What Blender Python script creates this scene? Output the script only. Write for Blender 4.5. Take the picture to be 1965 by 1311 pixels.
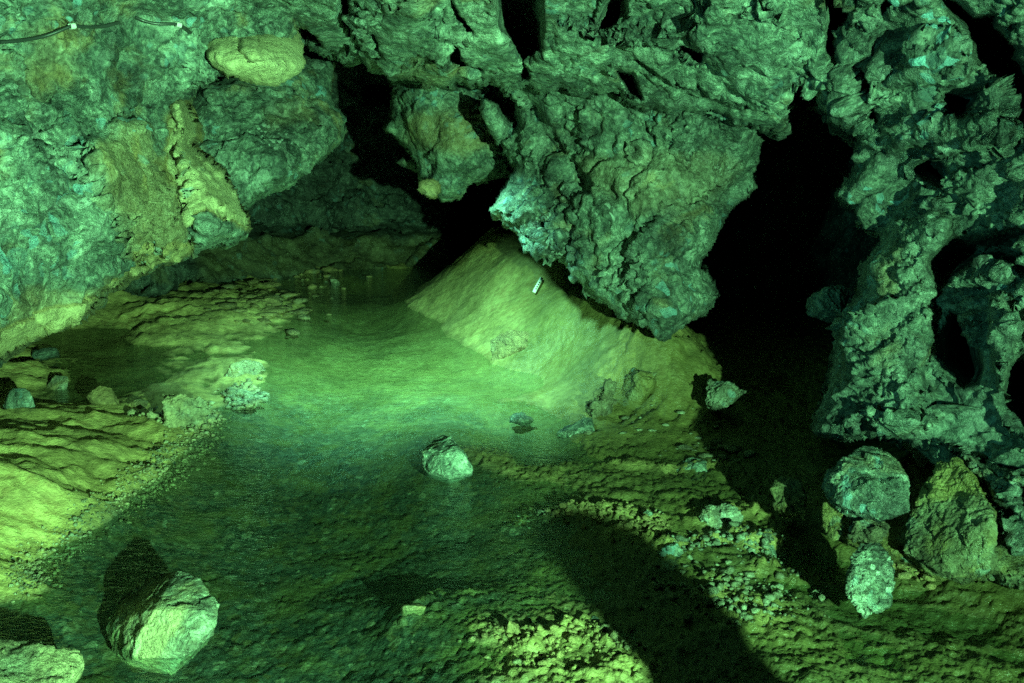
import bpy, bmesh, math, random
import numpy as np
from mathutils import Vector, Matrix
from mathutils.bvhtree import BVHTree

# ------------------------------------------------------------------ camera, world, lamps, exposure
sc = bpy.context.scene
for o in list(bpy.data.objects):
    bpy.data.objects.remove(o)
CAM = np.array([0.0, 0.0, 1.5]); PITCH = math.radians(13.4); FPX = 1910.0
cd = bpy.data.cameras.new('camera'); cam = bpy.data.objects.new('camera', cd)
sc.collection.objects.link(cam)
cam.location = CAM; cam.rotation_euler = (math.radians(90) - PITCH, 0, 0)
cd.sensor_width = 36.0; cd.lens = 36.0 * FPX / 1965.0; cd.clip_start = 0.05; cd.clip_end = 100
cd.dof.use_dof = True; cd.dof.focus_distance = 5.2; cd.dof.aperture_fstop = 9.0
sc.camera = cam

w = bpy.data.worlds.new('World'); sc.world = w; w.use_nodes = True
bg = w.node_tree.nodes['Background']
bg.inputs[0].default_value = (0.30, 0.55, 0.38, 1); bg.inputs[1].default_value = 0.002   # inside a cave: next to no sky

def lamp(name, loc, target, col, power, angle, radius, blend=0.5):
    l = bpy.data.lights.new(name, 'SPOT'); l.color = col; l.energy = power
    l.spot_size = math.radians(angle); l.spot_blend = blend; l.shadow_soft_size = radius
    o = bpy.data.objects.new(name, l); sc.collection.objects.link(o); o.location = loc
    o.rotation_euler = (Vector(target) - Vector(loc)).to_track_quat('-Z', 'Y').to_euler()
    return o
# the show cave's floodlights stand behind the camera: a yellow-green one on the right, a colder one on the left aimed at the right wall
lamp('floodlight', (1.45, -1.25, 1.25), (-1.15, 4.4, 0.95), (0.315, 1.0, 0.41), 3300, 74, 0.03, 0.9)
lamp('floodlight', (-1.5, -0.2, 1.35), (1.60, 3.5, 1.20), (0.16, 1.0, 0.70), 150, 34, 0.04, 0.7)
# a green lamp under the roof lights the pool
lamp('pool_lamp', (-0.56, 5.05, 1.50), (-0.50, 5.55, 0.0), (0.27, 1.0, 0.58), 520, 108, 0.05, 1.0)

sc.render.engine = 'CYCLES'
sc.cycles.use_denoising = False; sc.cycles.use_adaptive_sampling = True; sc.cycles.adaptive_threshold = 0.015; sc.cycles.sample_clamp_direct = 3.0; sc.cycles.sample_clamp_indirect = 2.0
sc.cycles.max_bounces = 5; sc.cycles.diffuse_bounces = 1; sc.cycles.glossy_bounces = 2; sc.cycles.transparent_max_bounces = 12
vs = sc.view_settings
vs.view_transform = 'Standard'; vs.look = 'None'; vs.exposure = 0.0; vs.gamma = 1.0; vs.use_curve_mapping = False

# ------------------------------------------------------------------ numpy noise
def hsh(ix, iy, iz, seed):
    h = (ix.astype(np.uint32) * np.uint32(374761393) + iy.astype(np.uint32) * np.uint32(668265263)
         + iz.astype(np.uint32) * np.uint32(2147483647) + np.uint32((seed * 974711 + 12345) & 0xffffffff))
    h = (h ^ (h >> np.uint32(13))) * np.uint32(1274126177)
    h = h ^ (h >> np.uint32(16))
    h = h * np.uint32(2246822519); h = h ^ (h >> np.uint32(15))
    return h
U = 1.0 / 4294967295.0
def perlin(P, seed=0):
    i = np.floor(P).astype(np.int64); f = P - i
    u = f * f * f * (f * (f * 6 - 15) + 10)
    out = np.zeros(len(P))
    for dx in (0, 1):
        wx = u[:, 0] if dx else 1 - u[:, 0]
        for dy in (0, 1):
            wy = u[:, 1] if dy else 1 - u[:, 1]
            for dz in (0, 1):
                wz = u[:, 2] if dz else 1 - u[:, 2]
                h = hsh(i[:, 0] + dx, i[:, 1] + dy, i[:, 2] + dz, seed)
                gx = (h & np.uint32(1023)) / 511.5 - 1
                gy = ((h >> np.uint32(10)) & np.uint32(1023)) / 511.5 - 1
                gz = ((h >> np.uint32(20)) & np.uint32(1023)) / 511.5 - 1
                out += wx * wy * wz * (gx * (f[:, 0] - dx) + gy * (f[:, 1] - dy) + gz * (f[:, 2] - dz))
    return out
def fbm(P, octv=4, seed=0, gain=0.5, lac=2.03, ridged=False):
    a = 1.0; s = np.zeros(len(P)); Q = np.array(P, float)
    for k in range(octv):
        n = perlin(Q, seed + k)
        if ridged: n = 0.5 - 2 * np.abs(n)
        s += a * n; a *= gain; Q = Q * lac + 3.17
    return s
def worley(P, seed=0, facet=False):
    """F1, F2, the nearest cell's random value (and, for broken faces, a random tilted plane per cell)"""
    i = np.floor(P).astype(np.int64); f = P - i
    f1 = np.full(len(P), 9.0); f2 = np.full(len(P), 9.0); hh = np.zeros(len(P), np.uint32); V = np.zeros((3, len(P)))
    for dx in (-1, 0, 1):
        for dy in (-1, 0, 1):
            for dz in (-1, 0, 1):
                h = hsh(i[:, 0] + dx, i[:, 1] + dy, i[:, 2] + dz, seed)
                px = (h & np.uint32(1023)) / 1023.0 + dx - f[:, 0]
                py = ((h >> np.uint32(10)) & np.uint32(1023)) / 1023.0 + dy - f[:, 1]
                pz = ((h >> np.uint32(20)) & np.uint32(1023)) / 1023.0 + dz - f[:, 2]
                d = px * px + py * py + pz * pz
                c = d < f1
                f2 = np.where(c, f1, np.minimum(f2, d)); f1 = np.where(c, d, f1); hh = np.where(c, h, hh)
                if facet:
                    V[0] = np.where(c, px, V[0]); V[1] = np.where(c, py, V[1]); V[2] = np.where(c, pz, V[2])
    cid = (hh >> np.uint32(7)) % np.uint32(1009) / 1008.0
    if not facet: return np.sqrt(f1), np.sqrt(f2), cid
    g = hh * np.uint32(2654435761); g = g ^ (g >> np.uint32(15))
    pl = sum(V[k] * (((g >> np.uint32(10 * k)) & np.uint32(1023)) / 511.5 - 1) for k in range(3))
    return np.sqrt(f1), np.sqrt(f2), cid, pl
def sstep(a, b, x):
    t = np.clip((x - a) / (b - a), 0, 1); return t * t * (3 - 2 * t)

# ------------------------------------------------------------------ helpers: rays, thin plates, polygons, meshes
RIGHT = np.array([1.0, 0, 0]); FWD = np.array([0, math.cos(PITCH), -math.sin(PITCH)]); UP = np.array([0, math.sin(PITCH), math.cos(PITCH)])
def ray(px, py):
    px = np.asarray(px, float); py = np.asarray(py, float)
    return ((px - 982.5) / FPX)[..., None] * RIGHT - ((py - 655.5) / FPX)[..., None] * UP + FWD
def unproj(px, py, d):
    return CAM + ray(px, py) * np.asarray(d, float)[..., None]
def on_z(px, py, z):
    r = ray(px, py); t = (np.asarray(z, float) - CAM[2]) / r[..., 2]
    return CAM + r * t[..., None]
def tps(pts, vals, lam=1e-3):
    pts = np.asarray(pts, float); vals = np.asarray(vals, float); n = len(pts)
    def K(a, b):
        r2 = ((a[:, None, :] - b[None, :, :]) ** 2).sum(2)
        return 0.5 * r2 * np.log(r2 + 1e-9)
    A = np.zeros((n + 3, n + 3)); A[:n, :n] = K(pts, pts) + lam * np.eye(n)
    A[:n, n] = 1; A[:n, n + 1:] = pts; A[n, :n] = 1; A[n + 1:, :n] = pts.T
    c = np.linalg.solve(A, np.concatenate([vals, np.zeros(3)]))
    def f(q):
        q = np.asarray(q, float); out = np.empty(len(q))
        for s in range(0, len(q), 60000):
            b = q[s:s + 60000]
            out[s:s + 60000] = K(b, pts) @ c[:n] + c[n] + b @ c[n + 1:]
        return out
    return f
def poly_sd(poly, x, y):
    """distance to a polygon, positive inside"""
    poly = np.asarray(poly, float); d = np.full(x.shape, 1e9); ins = np.zeros(x.shape, bool)
    for k in range(len(poly)):
        ax, ay = poly[k]; bx, by = poly[(k + 1) % len(poly)]
        ex, ey = bx - ax, by - ay
        t = np.clip(((x - ax) * ex + (y - ay) * ey) / (ex * ex + ey * ey + 1e-9), 0, 1)
        d = np.minimum(d, (x - ax - t * ex) ** 2 + (y - ay - t * ey) ** 2)
        c = ((ay > y) != (by > y)) & (x < ex * (y - ay) / (ey if ey else 1e-9) + ax)
        ins ^= c
    d = np.sqrt(d)
    return np.where(ins, d, -d)
def make_mesh(name, V, F, mat, attrs=None, smooth=True, loc=None):
    V = np.asarray(V, float); F = np.asarray(F, np.int32)
    if loc is None:
        loc = np.array([V[:, 0].mean(), V[:, 1].mean(), V[:, 2].min()])
    me = bpy.data.meshes.new(name); n, k = F.shape
    me.vertices.add(len(V)); me.vertices.foreach_set('co', (V - loc).astype(np.float32).ravel())
    me.loops.add(n * k); me.loops.foreach_set('vertex_index', F.ravel())
    me.polygons.add(n); me.polygons.foreach_set('loop_start', np.arange(0, n * k, k, dtype=np.int32))
    if smooth: me.polygons.foreach_set('use_smooth', np.ones(n, bool))
    for an, av in (attrs or {}).items():
        at = me.attributes.new(an, 'FLOAT', 'POINT'); at.data.foreach_set('value', np.asarray(av, np.float32))
    me.update(calc_edges=True); me.validate()
    me.materials.append(mat)
    o = bpy.data.objects.new(name, me); o.location = loc; sc.collection.objects.link(o)
    return o
def normals(V, F):
    if F.shape[1] == 4:
        fn = np.cross(V[F[:, 2]] - V[F[:, 0]], V[F[:, 3]] - V[F[:, 1]])
    else:
        fn = np.cross(V[F[:, 1]] - V[F[:, 0]], V[F[:, 2]] - V[F[:, 0]])
    N = np.zeros_like(V)
    for c in range(F.shape[1]):
        for a in range(3):
            N[:, a] += np.bincount(F[:, c], fn[:, a], len(V))
    return N / (np.linalg.norm(N, axis=1, keepdims=True) + 1e-12)
def thing(o, label, cat, group=None, kind=None):
    if label: o['label'] = label
    if cat: o['category'] = cat
    if group: o['group'] = group
    if kind: o['kind'] = kind
    return o

# ------------------------------------------------------------------ materials
class NT:
    def __init__(s, name):
        s.m = bpy.data.materials.new(name); s.m.use_nodes = True; s.t = s.m.node_tree
        s.b = s.t.nodes['Principled BSDF']; s.out = s.t.nodes['Material Output']
        s.pos = s.n('ShaderNodeNewGeometry').outputs['Position']
    def n(s, typ, **kw):
        x = s.t.nodes.new(typ)
        for k, v in kw.items(): setattr(x, k, v)
        return x
    def l(s, a, b): s.t.links.new(a, b)
    def noise(s, scale, detail=6, rough=0.6, dist=0.0, vec=None):
        x = s.n('ShaderNodeTexNoise'); x.inputs['Scale'].default_value = scale; x.inputs['Detail'].default_value = detail
        x.inputs['Roughness'].default_value = rough; x.inputs['Distortion'].default_value = dist
        s.l(vec or s.pos, x.inputs['Vector']); return x
    def vor(s, scale, feat='F1', vec=None):
        x = s.n('ShaderNodeTexVoronoi'); x.feature = feat; x.inputs['Scale'].default_value = scale
        s.l(vec or s.pos, x.inputs['Vector']); return x
    def ramp(s, fac, stops):
        x = s.n('ShaderNodeValToRGB'); e = x.color_ramp.elements
        while len(e) < len(stops): e.new(0.5)
        for i, (p, c) in enumerate(stops):
            e[i].position = p; e[i].color = (*c, 1) if len(c) == 3 else c
        s.l(fac, x.inputs[0]); return x.outputs[0]
    def rng(s, v, a, b, c=0.0, d=1.0):
        x = s.n('ShaderNodeMapRange'); s.l(v, x.inputs[0])
        for i, q in enumerate((a, b, c, d)): x.inputs[i + 1].default_value = q
        x.interpolation_type = 'SMOOTHSTEP'; return x.outputs[0]
    def mix(s, fac, a, b, mode='MIX'):
        x = s.n('ShaderNodeMix'); x.data_type = 'RGBA'; x.blend_type = mode
        for sock, v in ((x.inputs['Factor'], fac), (x.inputs[6], a), (x.inputs[7], b)):
            if isinstance(v, (int, float)): sock.default_value = v
            elif isinstance(v, tuple): sock.default_value = (*v, 1)
            else: s.l(v, sock)
        return x.outputs[2]
    def math(s, op, a, b=0.0):
        x = s.n('ShaderNodeMath'); x.operation = op
        for sock, v in zip(x.inputs, (a, b)):
            if isinstance(v, (int, float)): sock.default_value = v
            else: s.l(v, sock)
        return x.outputs[0]
    def attr(s, name):
        x = s.n('ShaderNodeAttribute'); x.attribute_name = name; return x.outputs['Fac']
    def warp(s, scale, amt):
        nz = s.noise(scale, 2, 0.6); a = s.n('ShaderNodeVectorMath'); a.operation = 'SUBTRACT'
        s.l(nz.outputs['Color'], a.inputs[0]); a.inputs[1].default_value = (0.5, 0.5, 0.5)
        b = s.n('ShaderNodeVectorMath'); b.operation = 'SCALE'; s.l(a.outputs[0], b.inputs[0]); b.inputs['Scale'].default_value = amt
        c = s.n('ShaderNodeVectorMath'); c.operation = 'ADD'; s.l(s.pos, c.inputs[0]); s.l(b.outputs[0], c.inputs[1])
        return c.outputs[0]
    def bump(s, h, strength, dist, prev=None):
        x = s.n('ShaderNodeBump'); x.inputs['Strength'].default_value = strength; x.inputs['Distance'].default_value = dist
        s.l(h, x.inputs['Height'])
        if prev is not None: s.l(prev, x.inputs['Normal'])
        return x.outputs[0]

CLAY = (0.37, 0.285, 0.125)
def rock_material(name, clay=0.35, blue=0.5, tone=1.0, iron=0.3, wet=0.35, cc=None):
    cc = cc or CLAY
    m = NT(name); wp = m.warp(3.0, 0.25)
    n1 = m.noise(3.2, 5, 0.66, 0.4).outputs[0]; n2 = m.noise(15.0, 4, 0.7, 0.6, wp).outputs[0]; n6 = m.noise(60.0, 3, 0.7).outputs[0]
    t = tone
    mixv = m.math('ADD', m.math('ADD', m.math('MULTIPLY', n1, 0.40), m.math('MULTIPLY', n2, 0.36)), m.math('MULTIPLY', n6, 0.24))
    base = m.ramp(mixv, [(0.38, (0.010 * t, 0.017 * t, 0.016 * t)), (0.45, (0.045 * t, 0.066 * t, 0.058 * t)), (0.51, (0.12 * t, 0.165 * t, 0.135 * t)), (0.56, (0.235 * t, 0.305 * t, 0.25 * t)), (0.63, (0.50 * t, 0.58 * t, 0.50 * t))])
    # mottled pebbly clasts in the rock
    v = m.vor(16.0, 'F1', wp)
    cl = m.rng(v.outputs['Color'], 0.55, 0.95)
    base = m.mix(m.math('MULTIPLY', cl, 0.35), base, (0.34 * t, 0.40 * t, 0.36 * t))
    vf = m.vor(55.0, 'F1', wp).outputs['Color']; nf = m.noise(2.6, 3, 0.6).outputs[0]
    base = m.mix(m.math('MULTIPLY', m.rng(vf, 0.70, 0.80), m.rng(nf, 0.50, 0.64, 0, 0.85)), base, (0.36 * t, 0.44 * t, 0.40 * t))
    base = m.mix(m.math('MULTIPLY', m.rng(vf, 0.26, 0.18), 0.45), base, (0.012, 0.02, 0.02))
    # clay film
    n3 = m.noise(1.7, 5, 0.62, 0.8).outputs[0]
    cm = m.math('ADD', m.rng(n3, 0.62 - 0.3 * clay, 0.72 - 0.2 * clay, 0, min(1.0, 0.35 + clay)), m.attr('clay'))
    cm.node.use_clamp = True
    cl2 = m.ramp(mixv, [(0.38, tuple(x * 0.25 for x in cc)), (0.47, tuple(x * 0.7 for x in cc)), (0.55, cc), (0.66, tuple(min(1, x * 1.35) for x in cc))])
    base = m.mix(cm, base, cl2)
    dry = m.rng(m.attr('clay'), 1.05, 1.8)               # dry, pale crust
    base = m.mix(dry, base, m.ramp(mixv, [(0.38, (0.20, 0.17, 0.09)), (0.47, (0.46, 0.41, 0.23)), (0.55, (0.60, 0.54, 0.32)), (0.66, (0.74, 0.69, 0.45))]))
    # iron stains
    n4 = m.noise(4.3, 6, 0.65, 1.2, wp).outputs[0]
    base = m.mix(m.rng(n4, 0.60, 0.74, 0, iron), base, (0.16, 0.07, 0.03))
    # blue-grey calcite flakes
    v2 = m.vor(27.0, 'F1', wp); n5 = m.noise(2.3, 4, 0.6).outputs[0]
    fl = m.math('MULTIPLY', m.rng(v2.outputs['Color'], 0.70, 0.85), m.rng(n5, 0.50, 0.62))
    base = m.mix(m.math('MULTIPLY', fl, blue), base, (0.22, 0.44, 0.50))
    m.l(base, m.b.inputs['Base Color'])
    r = m.rng(m.noise(6.0, 5, 0.6).outputs[0], 0.40, 0.62, 0.78, 0.78 - wet)
    m.l(r, m.b.inputs['Roughness']); m.b.inputs['Specular IOR Level'].default_value = 0.5
    b1 = m.bump(m.noise(24.0, 5, 0.74, 0.3).outputs[0], 1.0, 0.05)
    cr = m.vor(9.0, 'DISTANCE_TO_EDGE', wp).outputs[0]
    b2 = m.bump(m.rng(cr, 0.0, 0.05), 0.25, 0.012, b1)
    b3 = m.bump(m.noise(85.0, 3, 0.75).outputs[0], 0.8, 0.014, b2)
    m.l(m.rng(m.noise(2.1, 3, 0.6).outputs[0], 0.38, 0.58, 0.35, 1.0), b1.node.inputs['Strength'])      # worn smooth here, crumbly there
    m.l(b3, m.b.inputs['Normal'])
    return m.m
def mud_material(name, wet=0.3, col=CLAY):
    m = NT(name)
    n1 = m.noise(2.6, 9, 0.6, 0.5).outputs[0]; n2 = m.noise(24.0, 7, 0.65).outputs[0]
    c = tuple(col)
    base = m.ramp(n1, [(0.32, tuple(x * 0.60 for x in c)), (0.5, c), (0.68, tuple(min(x * 1.25, 1) for x in c))])
    base = m.mix(0.6, base, m.ramp(n2, [(0.3, (0.18, 0.18, 0.18)), (0.7, (0.80, 0.80, 0.80))]), 'OVERLAY')
    # silt streaks drawn out by the current
    mp = m.n('ShaderNodeMapping'); mp.inputs['Scale'].default_value = (1.0, 3.2, 1.0); mp.inputs['Rotation'].default_value = (0, 0, 0.25); m.l(m.warp(2.0, 0.5), mp.inputs[0])
    base = m.mix(m.rng(m.noise(5.0, 5, 0.7, 1.0, mp.outputs[0]).outputs[0], 0.52, 0.66, 0, 0.40), base, tuple(x * 0.35 for x in c))
    wet_shade = m.attr('wet'); base = m.mix(m.math('MULTIPLY', wet_shade, 0.74), base, (0.030, 0.044, 0.012))      # damp mud is darker, and far mud carries painted shade
    # dark gravel where the bed is swept clean
    wp = m.warp(9.0, 0.05)
    v = m.vor(30.0, 'F1', wp); vv = m.vor(70.0, 'F1', wp)
    g1 = m.ramp(v.outputs['Color'], [(0.0, (0.01, 0.015, 0.015)), (0.3, (0.035, 0.05, 0.045)), (0.6, (0.08, 0.11, 0.10)), (0.8, (0.16, 0.12, 0.05)), (0.97, (0.45, 0.47, 0.38))])
    g2 = m.ramp(vv.outputs['Color'], [(0.0, (0.008, 0.01, 0.01)), (0.45, (0.045, 0.06, 0.05)), (0.85, (0.12, 0.14, 0.11)), (1.0, (0.50, 0.50, 0.38))])
    grav = m.mix(0.5, g1, g2)
    gm = m.math('MULTIPLY', m.attr('gravel'), m.rng(m.noise(4.0, 5, 0.65, 0.5).outputs[0], 0.36, 0.56, 0.35, 1.0))
    base = m.mix(gm, base, grav)
    m.l(base, m.b.inputs['Base Color'])
    m.l(m.math('SUBTRACT', m.rng(m.noise(5.0, 5, 0.6).outputs[0], 0.38, 0.62, 0.72, 0.72 - wet), m.math('MULTIPLY', wet_shade, 0.20)), m.b.inputs['Roughness'])
    b1 = m.bump(m.noise(30.0, 5, 0.70).outputs[0], 0.55, 0.025)
    b2 = m.bump(m.noise(120.0, 2, 0.6).outputs[0], 0.3, 0.004, b1)
    m.l(b2, m.b.inputs['Normal'])
    return m.m
def water_material():
    m = NT('stream_water'); m.t.nodes.remove(m.b)
    mp = m.n('ShaderNodeMapping'); mp.inputs['Scale'].default_value = (1.0, 2.2, 1.0); mp.inputs['Rotation'].default_value = (0, 0, 0.35); m.l(m.pos, mp.inputs[0])
    n1 = m.noise(9.0, 4, 0.55, 0.6, mp.outputs[0]).outputs[0]; n2 = m.noise(38.0, 3, 0.5, 0.4, mp.outputs[0]).outputs[0]
    b1 = m.bump(n1, 0.28, 0.025); b2 = m.bump(n2, 0.4, 0.010, b1)
    geo = m.n('ShaderNodeNewGeometry'); dt = m.n('ShaderNodeVectorMath'); dt.operation = 'DOT_PRODUCT'
    m.l(geo.outputs['Incoming'], dt.inputs[0]); m.l(b2, dt.inputs[1])
    c1 = m.math('SUBTRACT', 1.0, m.math('ABSOLUTE', dt.outputs['Value'])); c1.node.use_clamp = True
    fr = m.math('ADD', m.math('MULTIPLY', m.math('POWER', c1, 5.0), 0.98), 0.02)     # Schlick, water to air
    tr = m.n('ShaderNodeBsdfTransparent'); tr.inputs[0].default_value = (0.84, 0.95, 0.88, 1)
    gl = m.n('ShaderNodeBsdfGlossy'); gl.inputs['Roughness'].default_value = 0.06; m.l(b2, gl.inputs['Normal'])
    mx = m.n('ShaderNodeMixShader'); m.l(fr, mx.inputs[0]); m.l(tr.outputs[0], mx.inputs[1]); m.l(gl.outputs[0], mx.inputs[2])
    m.l(mx.outputs[0], m.out.inputs['Surface'])
    return m.m
def plain_material(name, col, rough=0.5, metal=0.0, grain=0.1):
    m = NT(name); n = m.noise(60.0, 4, 0.6).outputs[0]
    m.l(m.ramp(n, [(0.3, tuple(x * (1 - grain) for x in col)), (0.7, tuple(min(1, x * (1 + grain)) for x in col))]), m.b.inputs['Base Color'])
    m.b.inputs['Roughness'].default_value = rough; m.b.inputs['Metallic'].default_value = metal
    return m.m

M_ROCK = rock_material('limestone', 0.10, 0.6, 1.0, 0.2)
M_LEFT = rock_material('mottled_limestone', 0.36, 0.7, 1.2, 0.18)
M_PALE = rock_material('pale_limestone', 0.12, 0.3, 1.25, 0.3)
M_STONE = rock_material('bright_limestone', 0.05, 0.5, 1.7, 0.1, 0.45)
M_DARK = rock_material('dimmed_limestone', 0.15, 0.2, 0.30, 0.2, 0.45, (0.13, 0.12, 0.05))  # back wall rock: the weak light there is put into this dark tone
M_WETCLAY = rock_material('wet_clay_rock', 0.5, 0.4, 0.9, 0.2, 0.5, (0.20, 0.175, 0.06))
M_BLUE = rock_material('blue_grey_limestone', 0.10, 1.0, 0.85, 0.25, 0.6)
M_CLAYROCK = rock_material('clay_coated_rock', 0.7, 0.1, 1.2, 0.15, 0.2)
M_DRY = rock_material('dry_clay_rock', 0.6, 0.1, 1.5, 0.15, 0.1, (0.56, 0.50, 0.29))
M_MUD = mud_material('ochre_mud', 0.3, (0.53, 0.43, 0.17))
M_WATER = water_material()

# ------------------------------------------------------------------ rock relief
def strata_frame(tilt=0.35, az=0.6):
    return np.array(Matrix.Rotation(tilt, 3, 'Y') @ Matrix.Rotation(az, 3, 'Z'))
def relief(V, F, seed, big=0.06, block=0.045, bsize=0.26, small=0.02, ssize=0.085, crumb=0.012, strata=0.5, ledge=0.0, damp=None):
    """displace along the normals: lumps, broken blocks with tilted faces, small blocks, crumbs"""
    R = strata_frame(0.3 + 0.1 * (seed % 3), 0.5)
    def w3(P, s, o): return np.stack([fbm(P, o, s), fbm(P, o, s + 5), fbm(P, o, s + 9)], 1)
    for stage in (0, 1):
        N = normals(V, F)
        if stage == 0:
            d = big * (2.0 * fbm(V * 1.3, 3, seed) + 0.8 * fbm(V * 4.1, 3, seed + 4, ridged=True))
            Q = ((V + 0.16 * w3(V * 2.2, seed + 11, 3)) @ R.T) * np.array([1, 1, 1 + 1.4 * strata])
            f1, f2, c, pl = worley(Q / (bsize * 1.5), seed + 20, True)
            m = sstep(0.0, 0.22, f2 - f1)
            d = d + block * m * (1.0 * (c - 0.5) + 1.1 * pl) - 0.35 * block * (1 - m)
            if ledge:                        # broken bedding: saw-tooth steps that come and go
                u = (V @ R.T)[:, 2] / 0.10 + 2.2 * fbm(V * 1.4, 4, seed + 25, 0.55)
                d = d + ledge * (0.5 - (u - np.floor(u))) * sstep(-0.15, 0.25, fbm(V * 2.3, 3, seed + 26))
        else:
            mod = 0.12 + 1.0 * sstep(-0.12, 0.28, fbm(V * 2.0, 3, seed + 40))
            mod2 = 0.15 + 0.95 * sstep(-0.15, 0.22, fbm(V * 2.8, 3, seed + 44))
            Q = ((V + 0.07 * w3(V * 6, seed + 31, 3)) @ R.T) * np.array([1, 1, 1 + 1.8 * strata])
            f1, f2, c, pl = worley(Q / (ssize * 1.5), seed + 50, True)
            m = sstep(0.0, 0.3, f2 - f1)
            d = 1.15 * small * mod * (m * (0.8 * (c - 0.5) + 1.3 * pl) - 0.3 * (1 - m))
            f1, f2, c, pl = worley((V + 0.02 * w3(V * 17, seed + 36, 2)) / (ssize * 0.55), seed + 55, True)
            d = d + 0.5 * small * mod2 * (0.7 * (c - 0.5) + 1.3 * pl)
            d = d + small * 1.1 * fbm(V * 7, 4, seed + 58, 0.6) + crumb * mod2 * fbm(V * 23, 3, seed + 60, 0.65, ridged=True)
        if damp is not None: d = d * damp
        V = V + N * d[:, None]
    return V

def rock_mass(name, outline, depth, E=0.25, R=70, L=0.8, step=3.0, seed=1, cuts=(), bumps=(), clay=(), mat=None, jit=7, shrink=0.05, **rel):
    """a body of rock: its outline and distances are turned into a rounded solid front with sides and a back, then broken up"""
    ol = np.array(outline, float); x0, y0 = ol.min(0); x1, y1 = ol.max(0)
    gx = np.arange(x0 - 12, x1 + 12, step); gy = np.arange(y0 - 12, y1 + 12, step)
    X, Y = np.meshgrid(gx, gy); sh = X.shape; x = X.ravel(); y = Y.ravel()
    P2 = np.stack([x, y, np.full_like(x, seed * 7.7)], 1)
    jx = jit * 1.6 * fbm(P2 / 60, 4, seed + 70, 0.6); jy = jit * 1.6 * fbm(P2 / 60, 4, seed + 71, 0.6)
    xj, yj = x + jx, y + jy
    xs, ys = x + 14 * fbm(P2 / 70, 2, seed + 73), y + 14 * fbm(P2 / 70, 2, seed + 74)
    sd = poly_sd(ol, xj, yj)
    dep = np.array(depth, float)
    if len(dep) >= 3:
        d = tps(dep[:, :2] / 500.0, dep[:, 2])(np.stack([x, y], 1) / 500.0)
        d = np.clip(d, dep[:, 2].min() - 0.35, dep[:, 2].max() + 0.35)
    else:
        d = np.full(len(x), dep[0, 2])
    t = np.clip(sd / R, 0, 1)
    d = d + E * (1 - np.sqrt(np.clip(1 - (1 - t) ** 2, 0, 1)))
    for poly, amt, soft in cuts:
        d = d + amt * sstep(-6, soft * 1.8, poly_sd(poly, xs, ys))
    for poly, amt, soft in bumps:
        s = np.clip(poly_sd(poly, xj, yj) / soft, 0, 1); d = d - amt * np.sqrt(np.clip(1 - (1 - s) ** 2, 0, 1))
    cl = np.zeros(len(x))
    for poly, wgt in clay:
        cl = np.maximum(cl, wgt * sstep(-12, 22 if wgt <= 1 else 4, poly_sd(poly, x + (2 if wgt <= 1 else 0.7) * jx, y + (2 if wgt <= 1 else 0.7) * jy)))
    gyy, gxx = np.gradient(d.reshape(sh), step); slope = np.sqrt(gxx ** 2 + gyy ** 2).ravel() * FPX / d
    damp = 1 / (1 + (slope / 3.0) ** 2)
    ins = (sd > 0).reshape(sh)
    V = unproj(x, y, d); idx = np.arange(len(x)).reshape(sh)
    q = ins[:-1, :-1] & ins[1:, :-1] & ins[:-1, 1:] & ins[1:, 1:]
    a = idx[:-1, :-1][q]; b = idx[1:, :-1][q]; c = idx[1:, 1:][q]; e = idx[:-1, 1:][q]
    F = np.stack([a, b, c, e], 1)
    used = np.unique(F); rm = np.full(len(x), -1); rm[used] = np.arange(len(used))
    F = rm[F]; V = V[used]; cl = cl[used]; px = x[used]; py = y[used]; dd = d[used]; damp = np.clip(damp[used], 0.12, 1) * np.where(cl > 1.05, 0.85, 1 - 0.55 * np.clip(cl, 0, 1))
    # open edges -> rings going back into the rock
    ed = np.concatenate([F[:, [0, 1]], F[:, [1, 2]], F[:, [2, 3]], F[:, [3, 0]]])
    key = np.sort(ed, 1); code = key[:, 0].astype(np.int64) * (len(V) + 1) + key[:, 1]
    _, inv, cnt = np.unique(code, return_inverse=True, return_counts=True)
    be = ed[cnt[inv] == 1]
    bv = np.unique(be); loc = np.full(len(V), -1); loc[bv] = np.arange(len(bv))
    cx, cy = ol[:, 0].mean(), ol[:, 1].mean()
    rings = [bv]; base = len(V); VV = [V]; CC = [cl]; FF = [F]; DD = [damp]
    K = 7
    for k in range(1, K + 1):
        f = k / K; s = 1 - shrink * f
        VV.append(unproj(cx + (px[bv] - cx) * s, cy + (py[bv] - cy) * s, dd[bv] + L * f))
        CC.append(cl[bv] * 0.5); DD.append(np.full(len(bv), 0.35))
        cur = np.arange(base, base + len(bv)); base += len(bv); prev = rings[-1]; rings.append(cur)
        i0, i1 = loc[be[:, 0]], loc[be[:, 1]]
        FF.append(np.stack([prev[i1], prev[i0], cur[i0], cur[i1]], 1))
    V = np.concatenate(VV); cl = np.concatenate(CC); F = np.concatenate(FF)
    V = relief(V, F, seed, damp=np.concatenate(DD), **rel)
    tri = np.zeros((0, 3), np.int32)
    o = make_mesh_mixed(name, V, F, tri[:, :3], mat or M_ROCK, {'clay': cl})
    return o
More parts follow.
